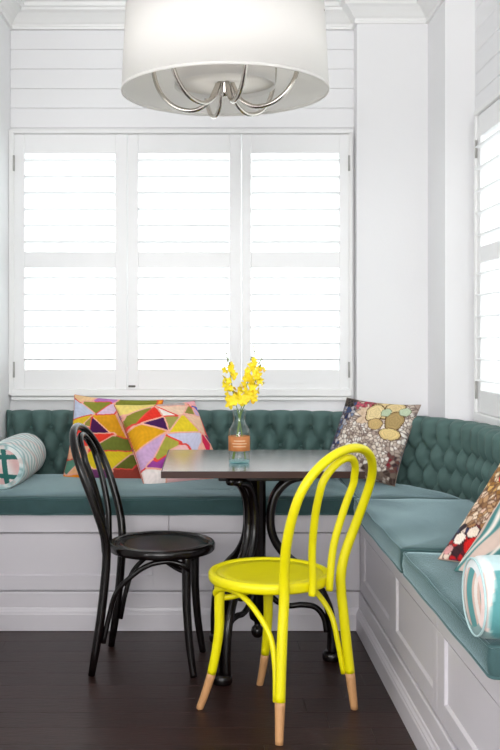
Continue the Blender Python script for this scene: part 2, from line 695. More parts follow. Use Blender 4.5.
YS = 5.055
louv_y = [161.5, 177.7, 194, 210.2, 226.5, 242.8, 278.5, 294.7, 311, 327.2, 343.5, 359.7]
louv_z = [zpx(v, YS) for v in louv_y]
open_z = [(zpx(369.5, YS), zpx(268, YS)), (zpx(252, YS), zpx(153.5, YS))]
sz0, sz1 = zpx(389, YS), zpx(134.8, YS)
GRP = 'white plantation shutters over the windows'
for (xa, xb, oa, ob, hg, lab, ct) in ((14.5, 127.3, 25, 115.5, -1, 'white plantation shutter nearest the left wall, hinged on its left', False),
                                     (127.9, 241.3, 138.5, 229.5, None, 'middle one of the three white plantation shutters on the back wall', True),
                                     (241.9, 348.6, 251, 339, 1, 'white plantation shutter beside the plastered pier, hinged on its right', False)):
    x0, x1 = xpx(xa, YS), xpx(xb, YS)
    s = shutter(x1 - x0, sz0, sz1, ((x0 + x1) / 2, YS, sz0), 0, lab, GRP, louv_z, open_z,
                (xpx(oa, YS) - x0, x1 - xpx(ob, YS)), hg, ct, math.radians(-6))
# right-hand window: three panels, the farthest just enters the frame
XS = X_RIGHT - .022
wy0, wy1 = WIN2[0] + .006, WIN2[1] - .006
pw = (wy1 - wy0) / 3
rz0, rz1 = WIN2[2] + .014, WIN2[3] - .002
mid0, mid1 = 1.588, 1.662
lz, zlist = [], []
open_r = [(rz0 + .10, mid0), (mid1, rz1 - .10)]
for (p, q) in open_r:
    k = int((q - p) / PITCH)
    st = (q - p) / k
    zlist += [p + st * (i + .5) for i in range(k)]
labs = ['white plantation shutter on the right wall next to the pier', 'white plantation shutter on the right wall, centre of the three',
        'white plantation shutter on the right wall, farthest from the pier']
for i in range(3):
    yc = wy1 - pw * (i + .5)
    shutter(pw - .003, rz0, rz1, (XS, yc, rz0), -PI / 2, labs[i], GRP, zlist, open_r, (.05, .05), -1 if i == 0 else (1 if i == 2 else None), False, math.radians(4))

# ------------------------------------------------------------------ built-in bench base
BF, RF = 4.195, .6635           # front faces of the back run (y) and of the right run (x)
BEND = 2.10                      # near end of the right run
SEAT0, SEAT1 = .493, .571
bench = root('banquette_base', (.3, 4.6, 0), 'white panelled built-in corner bench base under teal cushions', 'bench')
CXB, CYB, RB = .24, 4.03, .90    # back rest curve: centre and front radius


def arc(r, n=28):
    return [(CXB + r * math.cos(a), CYB + r * math.sin(a)) for a in [PI / 2 * i / n for i in range(n + 1)]]


def prism(name, poly, z0, z1, m, parent=None):
    n = len(poly)
    V = [(x, y, z0) for x, y in poly] + [(x, y, z1) for x, y in poly]
    Fc = [tuple(range(n - 1, -1, -1)), tuple(range(n, 2 * n))] + [(i, (i + 1) % n, n + (i + 1) % n, n + i) for i in range(n)]
    return link(name, mesh(name, V, Fc), m, parent)


# carcass (L-shaped), set back behind the face frame
FT = .02
prism('carcass', [(X_LEFT + .001, BF + FT), (RF + FT, BF + FT), (RF + FT, BEND + .004), (X_RIGHT - .002, BEND + .004), (X_RIGHT - .002, 4.628),
                  (1.132, 4.628), (1.132, 4.983), (.771, 4.983), (.771, Y_BACK - .002), (X_LEFT + .001, Y_BACK - .002)], .002, SEAT0 - .004, 'bench', bench)
ZR0, ZR1 = .418, SEAT0 - .002     # top rail
ZB0, ZB1 = .1712, .232             # bottom rail
# back run face frame
G = .0016
for (a, b) in ((X_LEFT + .002, -.154 - G), (-.154 + G, RF - .001)):
    box('top_rail', a, b, BF, BF + FT, ZR0, ZR1, 'bench', bench, .0015)
bs = [(X_LEFT + .002, -.93), (-.2226, -.085), (.605, RF - .001)]
for (a, b) in bs:
    box('stile', a, b, BF, BF + FT, ZB0, ZR0 - .0032, 'bench', bench, .0012)
for (a, b) in ((-.93, -.2226), (-.085, .605)):
    box('bottom_rail', a, b, BF, BF + FT, ZB0, ZB1, 'bench', bench, .0012)
    box('panel', a, b, BF + .008, BF + FT, ZB1, ZR0 - .0032, 'bench', bench, 0)
    # bevelled bead around the recess
    d = .006
    V = [(a, BF, ZB1), (b, BF, ZB1), (b, BF, ZR0 - .0032), (a, BF, ZR0 - .0032),
         (a + d, BF + .008, ZB1 + d), (b - d, BF + .008, ZB1 + d), (b - d, BF + .008, ZR0 - .0032 - d), (a + d, BF + .008, ZR0 - .0032 - d)]
    link('bead', mesh('bead', V, [(0, 1, 5, 4), (1, 2, 6, 5), (2, 3, 7, 6), (3, 0, 4, 7)]), 'bench', bench)
# right run face frame
ry = [BEND, 2.30, 2.715, 2.852, 3.404, 3.526, 4.095, BF + .0]
for (a, b) in ((BEND, 2.803 - G), (2.803 + G, BF - .0005)):
    box('top_rail', RF, RF + FT, a, b, ZR0 - .0, ZR1, 'bench', bench, .0015)
for (a, b) in ((BEND, 2.16), (2.715, 2.803 - G), (2.803 + G, 2.852), (3.404, 3.526), (4.095, BF - .0005)):
    box('stile', RF, RF + FT, a, b, ZB0, ZR0 - .0002, 'bench', bench, .0012)
for (a, b) in ((2.16, 2.715), (2.852, 3.404), (3.526, 4.095)):
    box('bottom_rail', RF, RF + FT, a, b, ZB0, ZB1, 'bench', bench, .0012)
    box('panel', RF + .008, RF + FT, a, b, ZB1, ZR0 - .0002, 'bench', bench, 0)
    d = .006
    z1_ = ZR0 - .0002
    V = [(RF, a, ZB1), (RF, b, ZB1), (RF, b, z1_), (RF, a, z1_),
         (RF + .008, a + d, ZB1 + d), (RF + .008, b - d, ZB1 + d), (RF + .008, b - d, z1_ - d), (RF + .008, a + d, z1_ - d)]
    link('bead', mesh('bead', V, [(4, 5, 1, 0), (5, 6, 2, 1), (6, 7, 3, 2), (7, 4, 0, 3)]), 'bench', bench)
box('end_panel', RF + .001, X_RIGHT - .003, BEND - .016, BEND - .0005, .002, ZR1, 'bench', bench, .0015)
# plinth and moulded skirting following the inner L
base_line = [(RF, BEND - .016), (RF, BF), (X_LEFT + .002, BF)]
pl = sweep_profile('plinth', base_line[::-1], [(0.0, .090), (.006, .090), (.006, .159), (.003, .1642), (0.0, .1642), (-.018, .1642), (-.018, .09)], 'bench')
sk = sweep_profile('skirting', base_line[::-1], [(-.018, .002), (.020, .002), (.020, .070), (.017, .076), (.017, .080), (.012, .088), (.010, .096), (.0062, .0985), (.004, .0985), (-.018, .088)], 'bench')
for o in (pl, sk):
    o.parent = bench
    o.matrix_parent_inverse = Matrix.Translation(bench.location).inverted()
# ledge filling the corner behind the curved back rest
ledge = arc(RB + .105)
ledge = [(X_RIGHT - .002, CYB), ] + [p for p in ledge if p[0] < X_RIGHT - .004] + [(.24, Y_BACK - .003), (.771, Y_BACK - .003), (.771, 4.983), (1.132, 4.983), (1.132, 4.628), (X_RIGHT - .002, 4.628)]
prism('corner_ledge', ledge[::-1], SEAT0 - .003, .855, 'bench', bench)


# ------------------------------------------------------------------ tufted back rest
PATH = []
ds = .0125
xL = X_LEFT + .004
nx = int((CXB - xL) / ds)
for i in range(nx):
    PATH.append((xL + (CXB - xL) * i / nx, CYB + RB, 0.0, 1.0))
na = int(RB * PI / 2 / ds)
for i in range(na):
    a = PI / 2 - PI / 2 * i / na
    PATH.append((CXB + RB * math.cos(a), CYB + RB * math.sin(a), math.cos(a), math.sin(a)))
ny = int((CYB - BEND) / ds)
for i in range(ny + 1):
    PATH.append((CXB + RB, CYB - (CYB - BEND) * i / ny, 1.0, 0.0))
SL = [0.0]
for i in range(1, len(PATH)):
    SL.append(SL[-1] + math.hypot(PATH[i][0] - PATH[i - 1][0], PATH[i][1] - PATH[i - 1][1]))
DX, DZ, ZROW = .1005, .093, .802
S0 = xpx(70, 4.93) - xL           # a channel falls on this column
AMP, TH, ZTOP = .066, .098, .884


def puff(s, z):
    u = (s - S0) / DX
    r = (ZROW - z) / DZ
    if r <= 0:
        v = abs(math.sin(PI * u))
        return v ** .55
    p, q = u + r / 2, u - r / 2
    h = (abs(math.sin(PI * p)) * abs(math.sin(PI * q))) ** .5
    du, dv = (p - round(p)), (q - round(q))
    return h - .55 * math.exp(-(du * du + dv * dv) / .018)


prof = []      # (depth outwards from the front plane, z, weight)
for i in range(30):
    z = .53 + (.858 - .53) * i / 29
    prof.append((0.0, z, 1.0))
for i in range(1, 9):
    a = PI / 2 * i / 8
    prof.append((.030 * (1 - math.cos(a)), .858 + .026 * math.sin(a), 1.0 - .55 * i / 8))
prof += [(TH * .55, ZTOP - .001, .35), (TH - .008, ZTOP - .004, .15), (TH, ZTOP - .02, 0), (TH, .53, 0)]
V, Fc = [], []
q = len(prof)
for i, (px, py, nx_, ny_) in enumerate(PATH):
    s = SL[i]
    e = min(1.0, min(s, SL[-1] - s) / .02)
    for (d, z, wt) in prof:
        h = puff(s, z) if wt > 0 else 0
        off = d - (AMP * h) * wt * e + AMP * .6 * wt
        dz = .010 * (h - .6) * (1 - wt) if wt < 1 and wt > 0 else 0
        V.append((px + nx_ * off, py + ny_ * off, z + dz))
for i in range(len(PATH) - 1):
    for j in range(q):
        Fc.append((i * q + j, i * q + (j + 1) % q, (i + 1) * q + (j + 1) % q, (i + 1) * q + j))
Fc.append(tuple(range(q)))
Fc.append(tuple((len(PATH) - 1) * q + j for j in range(q - 1, -1, -1)))
me = mesh('upholstery', V, Fc, True)
bm = bmesh.new()
bm.from_mesh(me)
bmesh.ops.recalc_face_normals(bm, faces=bm.faces)
bm.to_mesh(me)
bm.free()
rest = root('tufted_backrest', (.6, 4.8, SEAT0), 'teal velvet deep-buttoned back rest curving round the bench corner', 'backrest')
link('upholstery', me, 'velvet', rest)
bt = lathe_mesh('button', [(0, .006), (.005, .0055), (.0085, .003), (.0095, 0), (.006, -.004), (0, -.005)], 12)
bt.materials.append(M['velvet'])


def path_at(s):
    i = min(max(int(np.searchsorted(SL, s)), 1), len(PATH) - 1)
    t = (s - SL[i - 1]) / max(1e-9, SL[i] - SL[i - 1])
    a, b = PATH[i - 1], PATH[i]
    return [a[k] + (b[k] - a[k]) * t for k in range(4)]


for r in range(3):
    k0 = int(-S0 / DX) - 2
    for k in range(k0, k0 + 60):
        s = S0 + (k + (.5 if r % 2 else 0)) * DX
        if s < .03 or s > SL[-1] - .03:
            continue
        px, py, nx_, ny_ = path_at(s)
        b = link('button', bt, None, rest)
        off = AMP * .6 - .001
        z = ZROW - r * DZ
        nv = Vector((-nx_, -ny_, 0))
        b.location = Vector((px + nx_ * off, py + ny_ * off, z))
        b.rotation_mode = 'QUATERNION'
        b.rotation_quaternion = nv.to_track_quat('Z', 'Y')


# ------------------------------------------------------------------ seat cushions
def offset_poly(poly, d):
    n = len(poly)
    out = []
    for i in range(n):
        a, b, c = Vector(poly[i - 1]), Vector(poly[i]), Vector(poly[(i + 1) % n])
        e1, e2 = (b - a).normalized(), (c - b).normalized()
        n1, n2 = Vector((-e1.y, e1.x)), Vector((-e2.y, e2.x))
        mt = n1 + n2
        mt = mt / max(.35, mt.dot(n1))
        out.append(b + mt * d)
    return out


def densify(poly, step=.04, rc=.02):
    # round corners a little and sample the edges
    n = len(poly)
    out = []
    for i in range(n):
        a, b, c = Vector(poly[i - 1]), Vector(poly[i]), Vector(poly[(i + 1) % n])
        e1, e2 = (b - a), (c - b)
        l1, l2 = e1.length, e2.length
        e1.normalize()
        e2.normalize()
        ang = e1.angle(e2)
        if ang > .3:
            r = min(rc, l1 * .4, l2 * .4)
            p, q = b - e1 * r, b + e2 * r
            for t in (0, .25, .5, .75, 1):
                out.append(p * (1 - t) ** 2 + b * 2 * t * (1 - t) + q * t * t)
        else:
            out.append(b)
    res = []
    for i in range(len(out)):
        a, b = out[i], out[(i + 1) % len(out)]
        k = max(1, int((b - a).length / step))
        for j in range(k):
            res.append(a + (b - a) * j / k)
    return res


def cushion(label, poly, z0, z1, crown=.010, name='seat_cushion'):
    c = sum((Vector(p) for p in poly), Vector((0, 0))) / len(poly)
    o = root(name, (c.x, c.y, z0), label, 'cushion', 'teal seat cushions along the bench')
    P = densify(poly)
    xs_, ys_ = [p.x for p in P], [p.y for p in P]
    c = Vector(((min(xs_) + max(xs_)) / 2, (min(ys_) + max(ys_)) / 2))
    hx, hy = (max(xs_) - min(xs_)) / 2, (max(ys_) - min(ys_)) / 2
    r = .016
    rings = [(.030, z0), (r * .5, z0 + r * .13), (r * .13, z0 + r * .5), (0, z0 + r)]
    rings += [(-.003, (z0 + z1) / 2), (0, z1 - r), (r * .13, z1 - r * .5), (r * .5, z1 - r * .13), (.030, z1 + .002), (.07, z1 + crown * .5), (.12, z1 + crown * .8), (.17, z1 + crown)]
    V, Fc = [], []
    n = len(P)
    for (ins, z) in rings:
        for p in P:
            p = Vector((c.x + (p.x - c.x) * (1 - ins / hx), c.y + (p.y - c.y) * (1 - ins / hy)))
            wob = .0025 * math.sin(p.x * 23 + z * 60) * math.sin(p.y * 19 + 1.3) if ins < .05 else .003 * math.sin(p.x * 9 + 1) * math.sin(p.y * 11)
            V.append((p.x, p.y, z + wob * (0 if z < z0 + .02 else 1)))
    for i in range(len(rings) - 1):
        for j in range(n):
            Fc.append((i * n + j, i * n + (j + 1) % n, (i + 1) * n + (j + 1) % n, (i + 1) * n + j))
    Fc.append(tuple(range(n - 1, -1, -1)))
    Fc.append(tuple((len(rings) - 1) * n + j for j in range(n)))
    link('cover', mesh('cover', V, Fc, True), 'cushion', o)
    for z in (z1 - .006, z0 + .008):
        Q = offset_poly(P, .0025)
        tube('piping', [(p.x, p.y, z + .0025 * math.sin(p.x * 23 + z * 60) * math.sin(p.y * 19 + 1.3)) for p in Q], .0042, 'piping', o, 6, True)
    return o


def yarc(x, r):
    return CYB + math.sqrt(max(0, r * r - (x - CXB) ** 2))


RI = RB - .028
CF = BF - .026                     # cushion front overhang, back run
CR = RF - .036
cushion('long teal seat cushion along the back wall under the table',
        [(X_LEFT + .012, CF), (.652, CF), (.652, yarc(.652, RI))] + [(CXB + RI * math.cos(a), CYB + RI * math.sin(a)) for a in [math.radians(v) for v in (70, 76, 83, 90)]] + [(X_LEFT + .012, CYB + RI)],
        SEAT0, SEAT1)
YJ = 4.145
a0 = math.asin((YJ + .006 - CYB) / RI)
a1 = math.acos((.662 - CXB) / RI)
cushion('wedge-shaped teal seat cushion filling the bench corner under the shell pillow',
        [(.662, YJ + .006), ] + [(CXB + RI * math.cos(a0 + (a1 - a0) * i / 10), CYB + RI * math.sin(a0 + (a1 - a0) * i / 10)) for i in range(11)],
        SEAT0, SEAT1 - .004, .006)
XB = CXB + RI
cushion('teal seat cushion on the right bench, nearest the corner', [(CR, 3.129), (XB, 3.129), (XB, YJ - .006 - .02), (CR, YJ - .006)], SEAT0, SEAT1 + .004)
cushion('teal seat cushion at the open end of the right bench, under the bolster', [(CR, 2.16), (XB, 2.16), (XB, 3.119), (CR, 3.119)], SEAT0, SEAT1)


# ------------------------------------------------------------------ printed pillows
def inside(poly, X, Yv):
    res = np.zeros(X.shape, bool)
    n = len(poly)
    j = n - 1
    for i in range(n):
        xi, yi = poly[i]
        xj, yj = poly[j]
        c = ((yi > Yv) != (yj > Yv)) & (X < (xj - xi) * (Yv - yi) / (yj - yi + 1e-12) + xi)
        res ^= c
        j = i
    return res


def pillow(label, origin, u, v, thick, colour_fn, N=110, group=None, pinch=.07, name='throw_pillow'):
    """origin = top-left corner seen from the front, u = along the top edge, v = down the left edge (world vectors)"""
    origin, u, v = Vector(origin), Vector(u), Vector(v)
    nrm = v.cross(u).normalized()       # faces the viewer
    if nrm.y > 0:
        nrm = -nrm
    base = origin + u * .5 + v
    g = np.linspace(0, 1, N)
    A, B = np.meshgrid(g, g, indexing='xy')     # A along u, B along v
    a, b = A * 2 - 1, B * 2 - 1
    pu = a * (1 - pinch * (1 - b ** 2) * np.abs(a) ** 2)
    pv = b * (1 - pinch * (1 - a ** 2) * np.abs(b) ** 2)
    ee = np.clip((1 - a ** 2), 0, 1) * np.clip((1 - b ** 2), 0, 1)
    t = thick * .5 * ee ** .42
    wr = .0035 * np.sin(9 * a + 4 * b) * np.sin(7 * b - 3 * a + 1) * ee ** .3
    U3, V3, N3 = np.array(u), np.array(v), np.array(nrm)
    cen = np.array(origin) + U3 * .5 + V3 * .5
    P = cen + (pu[..., None] * U3 + pv[..., None] * V3) * .5
    front = P + (t + wr)[..., None] * N3
    back = P - t[..., None] * N3
    off = np.array(base)
    Vv = np.concatenate([front.reshape(-1, 3), back.reshape(-1, 3)]) - off
    idx = np.arange(N * N).reshape(N, N)
    q = np.stack([idx[:-1, :-1], idx[1:, :-1], idx[1:, 1:], idx[:-1, 1:]], -1).reshape(-1, 4)
    Fq = np.concatenate([q, q[:, ::-1] + N * N])
    me = bpy.data.meshes.new('pillow')
    me.from_pydata(Vv.tolist(), [], Fq.tolist())
    me.update()
    c = colour_fn(A, B).reshape(-1, 3)
    c2 = colour_fn(1 - A, B).reshape(-1, 3)
    cc = np.concatenate([c, c2])
    cc = np.where(cc / 255 <= .04045, cc / 255 / 12.92, ((cc / 255 + .055) / 1.055) ** 2.4)
    ca = me.color_attributes.new('print', 'FLOAT_COLOR', 'POINT')
    ca.data.foreach_set('color', np.concatenate([cc, np.ones((len(cc), 1))], 1).astype(np.float32).ravel())
    bm = bmesh.new()
    bm.from_mesh(me)
    bmesh.ops.remove_doubles(bm, verts=[vv for vv in bm.verts if vv.is_valid], dist=1e-5)
    bmesh.ops.recalc_face_normals(bm, faces=bm.faces)
    bm.to_mesh(me)
    bm.free()
    me.polygons.foreach_set('use_smooth', [True] * len(me.polygons))
    o = root(name, base, label, 'pillow', group, world=False)
    link('cover', me, 'print', o)
    # stitched edge seam as its own part
    rim = [P[0, i] for i in range(0, N, 6)] + [P[i, N - 1] for i in range(0, N, 6)] + [P[N - 1, i] for i in range(N - 1, -1, -6)] + [P[i, 0] for i in range(N - 1, -1, -6)]
    ctr = cen
    rim = [Vector(p * .998 + ctr * .002) - Vector(base) for p in rim]
    return o, rim


def seam(o, rim, m, r=.0022):
    tube('seam', rim, r, m, o, 6, True)


def tri_print(corners, polys, base=(236, 120, 104), extra_seed=1):
    TL, TR, BL = [np.array(c, float) for c in corners]
    U, W = TR - TL, BL - TL

    def fn(A, B):
        X = TL[0] + A * U[0] + B * W[0]
        Yv = TL[1] + A * U[1] + B * W[1]
        D = []
        for (p, col) in polys:
            d = np.full(A.shape, 1e9)
            for k in range(len(p)):
                (ax, ay), (bx_, by_) = p[k - 1], p[k]
                ex, ey = bx_ - ax, by_ - ay
                t = np.clip(((X - ax) * ex + (Yv - ay) * ey) / (ex * ex + ey * ey), 0, 1)
                d = np.minimum(d, np.hypot(X - ax - t * ex, Yv - ay - t * ey))
            D.append(np.where(inside(p, X, Yv), -d, d))
        D = np.array(D)
        o = np.argsort(D, axis=0)[:2]
        d0 = np.take_along_axis(D, o[:1], 0)[0]
        d1 = np.take_along_axis(D, o[1:2], 0)[0]
        cols = np.array([c for _, c in polys], float)
        C = cols[o[0]]
        edge = (d1 - d0) < 6.5
        hot = ((o[0] + o[1]) % 3) == 0
        C[edge & hot] = (232, 74, 66)
        C[edge & ~hot] = (242, 176, 156)
        # brushy fabric painting
        nz = .03 * np.sin(A * 71 + 9 * np.sin(B * 13)) * np.sin(B * 57 + 5 * np.sin(A * 17))
        return np.clip(C * (1 + nz[..., None]), 0, 255)
    return fn


P1 = [([(65, 55), (200, 75), (200, 106), (110, 100)], (238, 200, 150)), ([(130, 78), (340, 100), (210, 108)], (190, 120, 190)),
      ([(130, 105), (300, 112), (215, 188)], (140, 142, 52)), ([(62, 100), (205, 195), (62, 215)], (196, 204, 226)),
      ([(310, 138), (335, 200), (222, 200)], (218, 190, 214)), ([(200, 205), (345, 200), (390, 312), (310, 312)], (226, 160, 28)),
      ([(60, 222), (190, 205), (140, 252), (58, 255)], (226, 190, 40)), ([(140, 252), (190, 215), (185, 275)], (150, 140, 60)),
      ([(190, 222), (308, 315), (188, 316)], (74, 24, 76)), ([(188, 320), (335, 320), (198, 392)], (230, 58, 40)),
      ([(198, 416), (330, 342), (435, 416)], (112, 122, 46)), ([(196, 425), (442, 428), (335, 522), (215, 522)], (226, 200, 36)),
      ([(445, 450), (450, 522), (342, 522)], (104, 110, 40)), ([(36, 470), (135, 468), (36, 545)], (92, 140, 120)),
      ([(50, 385), (180, 395), (130, 445), (45, 455)], (236, 176, 140)), ([(50, 548), (135, 478), (205, 545)], (238, 178, 130)),
      ([(8, 548), (180, 556), (150, 582), (6, 582)], (240, 140, 30)), ([(205, 530), (335, 540), (305, 580), (200, 580)], (120, 60, 110)),
      ([(335, 530), (465, 528), (468, 580), (320, 580)], (160, 64, 52)), ([(345, 108), (520, 84), (612, 90), (590, 118), (400, 125)], (128, 132, 44)),
      ([(596, 80), (640, 84), (625, 118), (600, 118)], (244, 150, 40)), ([(345, 205), (420, 215), (400, 300)], (238, 190, 160)),
      ([(60, 262), (180, 285), (170, 380), (55, 375)], (224, 60, 50))]
P2 = [([(40, 72), (215, 62), (190, 95), (85, 130)], (236, 214, 120)), ([(82, 134), (190, 96), (120, 176)], (140, 138, 50)),
      ([(120, 180), (205, 100), (232, 152)], (232, 54, 40)), ([(205, 90), (260, 62), (345, 90)], (190, 170, 165)),
      ([(212, 96), (350, 94), (322, 142), (300, 150)], (240, 205, 178)), ([(208, 105), (300, 150), (237, 152)], (247, 236, 228)),
      ([(145, 178), (235, 156), (256, 216)], (70, 26, 84)), ([(240, 152), (306, 152), (262, 216)], (166, 160, 84)),
      ([(118, 186), (145, 181), (252, 220), (125, 282)], (228, 164, 24)), ([(320, 146), (264, 223), (402, 218)], (234, 206, 44)),
      ([(352, 92), (388, 138), (330, 138)], (146, 140, 62)), ([(368, 90), (405, 92), (414, 122)], (60, 80, 190)),
      ([(384, 104), (422, 142), (390, 142)], (214, 178, 214)), ([(336, 142), (422, 143), (440, 222), (402, 216)], (238, 196, 166)),
      ([(355, 62), (395, 58), (400, 90), (368, 86)], (240, 170, 180)),
      ([(125, 286), (246, 226), (166, 346)], (208, 168, 208)), ([(252, 240), (312, 265), (220, 332)], (172, 166, 66)),
      ([(254, 234), (412, 225), (412, 268), (310, 268)], (206, 204, 228)), ([(412, 225), (468, 268), (412, 268)], (214, 36, 80)),
      ([(432, 222), (462, 238), (468, 264)], (90, 40, 110)), ([(186, 346), (278, 320), (256, 368)], (154, 64, 150)),
      ([(172, 362), (256, 372), (262, 410), (200, 424)], (246, 232, 228)), ([(270, 300), (330, 285), (300, 420), (262, 380)], (240, 190, 190)),
      ([(425, 145), (445, 150), (462, 225), (445, 220)], (200, 70, 60))]
px1 = 980 / 4.80
o1, rim1 = pillow('triangle patchwork print pillow, the rear one, against the back rest', (xpx(75, 4.92), 4.905, zpx(394.5, 4.92)),
                  (91 / px1, -.035, -5 / px1), (-8 / px1, -.178, -84 / px1), .15, tri_print(((65, 55), (631, 87), (10, 580)), P1, extra_seed=3), N=170, group='triangle patchwork pillows')
px2 = 980 / 4.68
o2, rim2 = pillow('triangle patchwork print pillow, tilted in front of its twin behind the table corner', (xpx(114, 4.69), 4.69, zpx(405, 4.69)),
                  (80 / px2, .215, 1 / px2), (34 / px2, -.200, -80 / px2), .15, tri_print(((40, 75), (395, 60), (195, 430)), P2, extra_seed=5), N=170, group='triangle patchwork pillows')
M['seam_red'] = mat('rust_seam', (196, 96, 76), .8, var=.1, vscale=50)
M['seam_grey'] = mat('taupe_seam', (150, 132, 118), .8, var=.1, vscale=50)
M['seam_pale'] = mat('pale_aqua_seam', (176, 204, 204), .8, var=.1, vscale=50)
M['seam_teal'] = mat('teal_seam', (60, 104, 100), .8, var=.1, vscale=50)
seam(o1, rim1, 'seam_red')
seam(o2, rim2, 'seam_red')


def shells(seed, layout):
    r = np.random.default_rng(seed)
    K = 620
    S = r.random((K, 2))
    S = (S + 0)  # seeds in uv

    def fn(A, B):
        sh = A.shape
        X = np.stack([A.ravel(), B.ravel()], 1)
        D = ((X[:, None, :] - S[None]) ** 2 * np.array([1.0, 1.25])).sum(2)
        o = np.argpartition(D, 1, axis=1)[:, :2]
        d = np.take_along_axis(D, o, 1)
        sw = d[:, 0] > d[:, 1]
        i0 = np.where(sw, o[:, 1], o[:, 0])
        d0 = np.sqrt(np.minimum(d[:, 0], d[:, 1]))
        d1 = np.sqrt(np.maximum(d[:, 0], d[:, 1]))
        edge = np.clip((d1 - d0) / .012, 0, 1)
        base, dark = layout(S, r)
        C = base[i0] * edge[:, None] + dark[i0] * (1 - edge[:, None])
        return C.reshape(sh + (3,))
    return fn


def layout_back(S, _):
    r = np.random.default_rng(11)
    K = len(S)
    base = np.array([(222, 208, 194), (236, 226, 214), (204, 188, 174), (172, 154, 142), (240, 234, 226)], float)[r.integers(0, 5, K)]
    dark = np.tile(np.array((104, 86, 80), float), (K, 1))
    u, v = S[:, 0], S[:, 1]
    b = u < .18 + .06 * np.sin(v * 9)
    base[b] = np.array([(62, 84, 128), (120, 138, 168), (190, 190, 196), (44, 54, 92)], float)[r.integers(0, 4, b.sum())]
    p = (v < .16) & (u > .2) & (u < .52)
    base[p] = np.array([(176, 40, 70), (206, 90, 110), (226, 200, 184)], float)[r.integers(0, 3, p.sum())]
    k = (v < .13) & (u < .16)
    base[k] = (46, 44, 40)
    bg_ = (u > .3) & (u < .62) & (v > .12) & (v < .36)
    base[bg_] = (224, 200, 172)
    dark[bg_] = (206, 178, 150)
    e = (u > .88) & (v > .6)
    base[e] = np.array([(110, 70, 66), (70, 52, 56), (140, 40, 50), (176, 160, 148)], float)[r.integers(0, 4, e.sum())]
    t = (v > .86)
    base[t] = np.array([(196, 186, 172), (120, 104, 92), (70, 56, 50)], float)[r.integers(0, 3, t.sum())]
    return base, dark


def discs(fn, dl):
    def g(A, B):
        C = fn(A, B)
        for (cu, cv, ru, rv, col, ring) in dl:
            q = ((A - cu) / ru) ** 2 + ((B - cv) / rv) ** 2 + .07 * np.sin(5 * np.arctan2(B - cv, A - cu))
            C[q < 1.0] = ring
            k = q < .80
            tex = 1 + .06 * np.sin(np.sqrt(np.maximum(q, 0)) * 22)
            C[k] = np.array(col, float) * tex[k][:, None]
        return np.clip(C, 0, 255)
    return g


BR = (96, 66, 34)
sh_back = discs(shells(5, layout_back), [(.60, .13, .17, .15, (226, 202, 150), BR), (.74, .10, .13, .12, (222, 198, 146), BR), (.52, .19, .12, .14, (230, 208, 156), BR),
                                         (.80, .27, .12, .13, (176, 150, 100), BR), (.58, .34, .095, .075, (204, 174, 118), BR), (.80, .44, .145, .075, (228, 202, 140), BR),
                                         (.66, .17, .07, .065, (186, 200, 170), (110, 120, 84)), (.88, .13, .075, .06, (190, 204, 176), (110, 120, 84))])
px3 = 980 / 4.6
B3 = Vector((xpx(394.5, 4.45), 4.445, SEAT1 + .006))
u3 = Vector((66 / px3, -.245, -4 / px3))
v3 = Vector((-31 / px3, -.120, -77 / px3))
o3, rim3 = pillow('shell and sliced wood print pillow leaning in the bench corner', B3 - u3 - v3, u3, v3, .12, sh_back, N=120)
seam(o3, rim3, 'seam_grey')


def layout_right(S, _):
    r = np.random.default_rng(12)
    K = len(S)
    u, v = S[:, 0], S[:, 1]
    base = np.array([(214, 186, 160), (232, 212, 188), (190, 150, 110), (160, 120, 80), (222, 190, 170)], float)[r.integers(0, 5, K)]
    dark = np.tile(np.array((92, 62, 46), float), (K, 1))
    p = (v < .45)
    base[p] = np.array([(188, 140, 60), (214, 170, 96), (226, 206, 170), (150, 104, 48)], float)[r.integers(0, 4, p.sum())]
    q = (v > .74)
    base[q] = np.array([(186, 30, 34), (120, 24, 40), (40, 52, 96), (226, 206, 190), (60, 34, 40)], float)[r.integers(0, 5, q.sum())]
    dark[q] = (40, 24, 32)
    e = (u > .55) & (v < .5)
    base[e] = np.array([(40, 54, 100), (90, 100, 140), (200, 180, 150)], float)[r.integers(0, 3, e.sum())]
    return base, dark


sh_right = discs(shells(8, layout_right), [(.20, .30, .07, .06, (204, 36, 30), (120, 20, 20)), (.12, .84, .06, .05, (236, 222, 210), (70, 30, 30)), (.22, .78, .06, .05, (232, 216, 200), (60, 30, 40)),
                                           (.27, .88, .09, .07, (200, 26, 26), (90, 16, 20)), (.06, .93, .05, .04, (206, 150, 150), (90, 40, 40))])


def corner_pillow(C, u, vup, lab, fn, thick, grp=None):
    """C = far lower corner resting on the seat; u along the lower edge towards the viewer; vup up the far edge"""
    C, u, vup = Vector(C), Vector(u), Vector(vup)
    return pillow(lab, C + vup, u, -vup, thick, fn, N=110, group=grp)


u4 = Vector((.5, -.866, 0)) * .44
v4 = Vector((.265, .153, .325))
o4, rim4 = corner_pillow((.705, 2.965, SEAT1 + .010), u4, v4, 'shell and red bead print pillow leaning on the right back rest', sh_right, .085)
seam(o4, rim4, 'seam_grey')


def zebra(A, B):
    s = np.sin((A * 1.0 + B * .35) * 24 + 2.2 * np.sin(B * 6 + A * 3) + 1.3 * np.sin(A * 11))
    k = np.clip((s + .1) * 3, 0, 1)[..., None]
    c = np.array((70, 128, 128), float) * k + np.array((206, 184, 172), float) * (1 - k)
    w2 = np.clip((np.sin((A + B * .35) * 24 + 2.2 * np.sin(B * 6 + A * 3) + .9) - .75) * 4, 0, 1)[..., None]
    return c * (1 - w2) + np.array((226, 216, 208), float) * w2


u5 = u4.normalized() * .40
v5 = v4.normalized() * .40
o5, rim5 = corner_pillow((.706, 2.775, SEAT1 + .020), u5, v5, 'teal and pink zebra striped pillow behind the bolster', zebra, .08)
seam(o5, rim5, 'seam_teal')


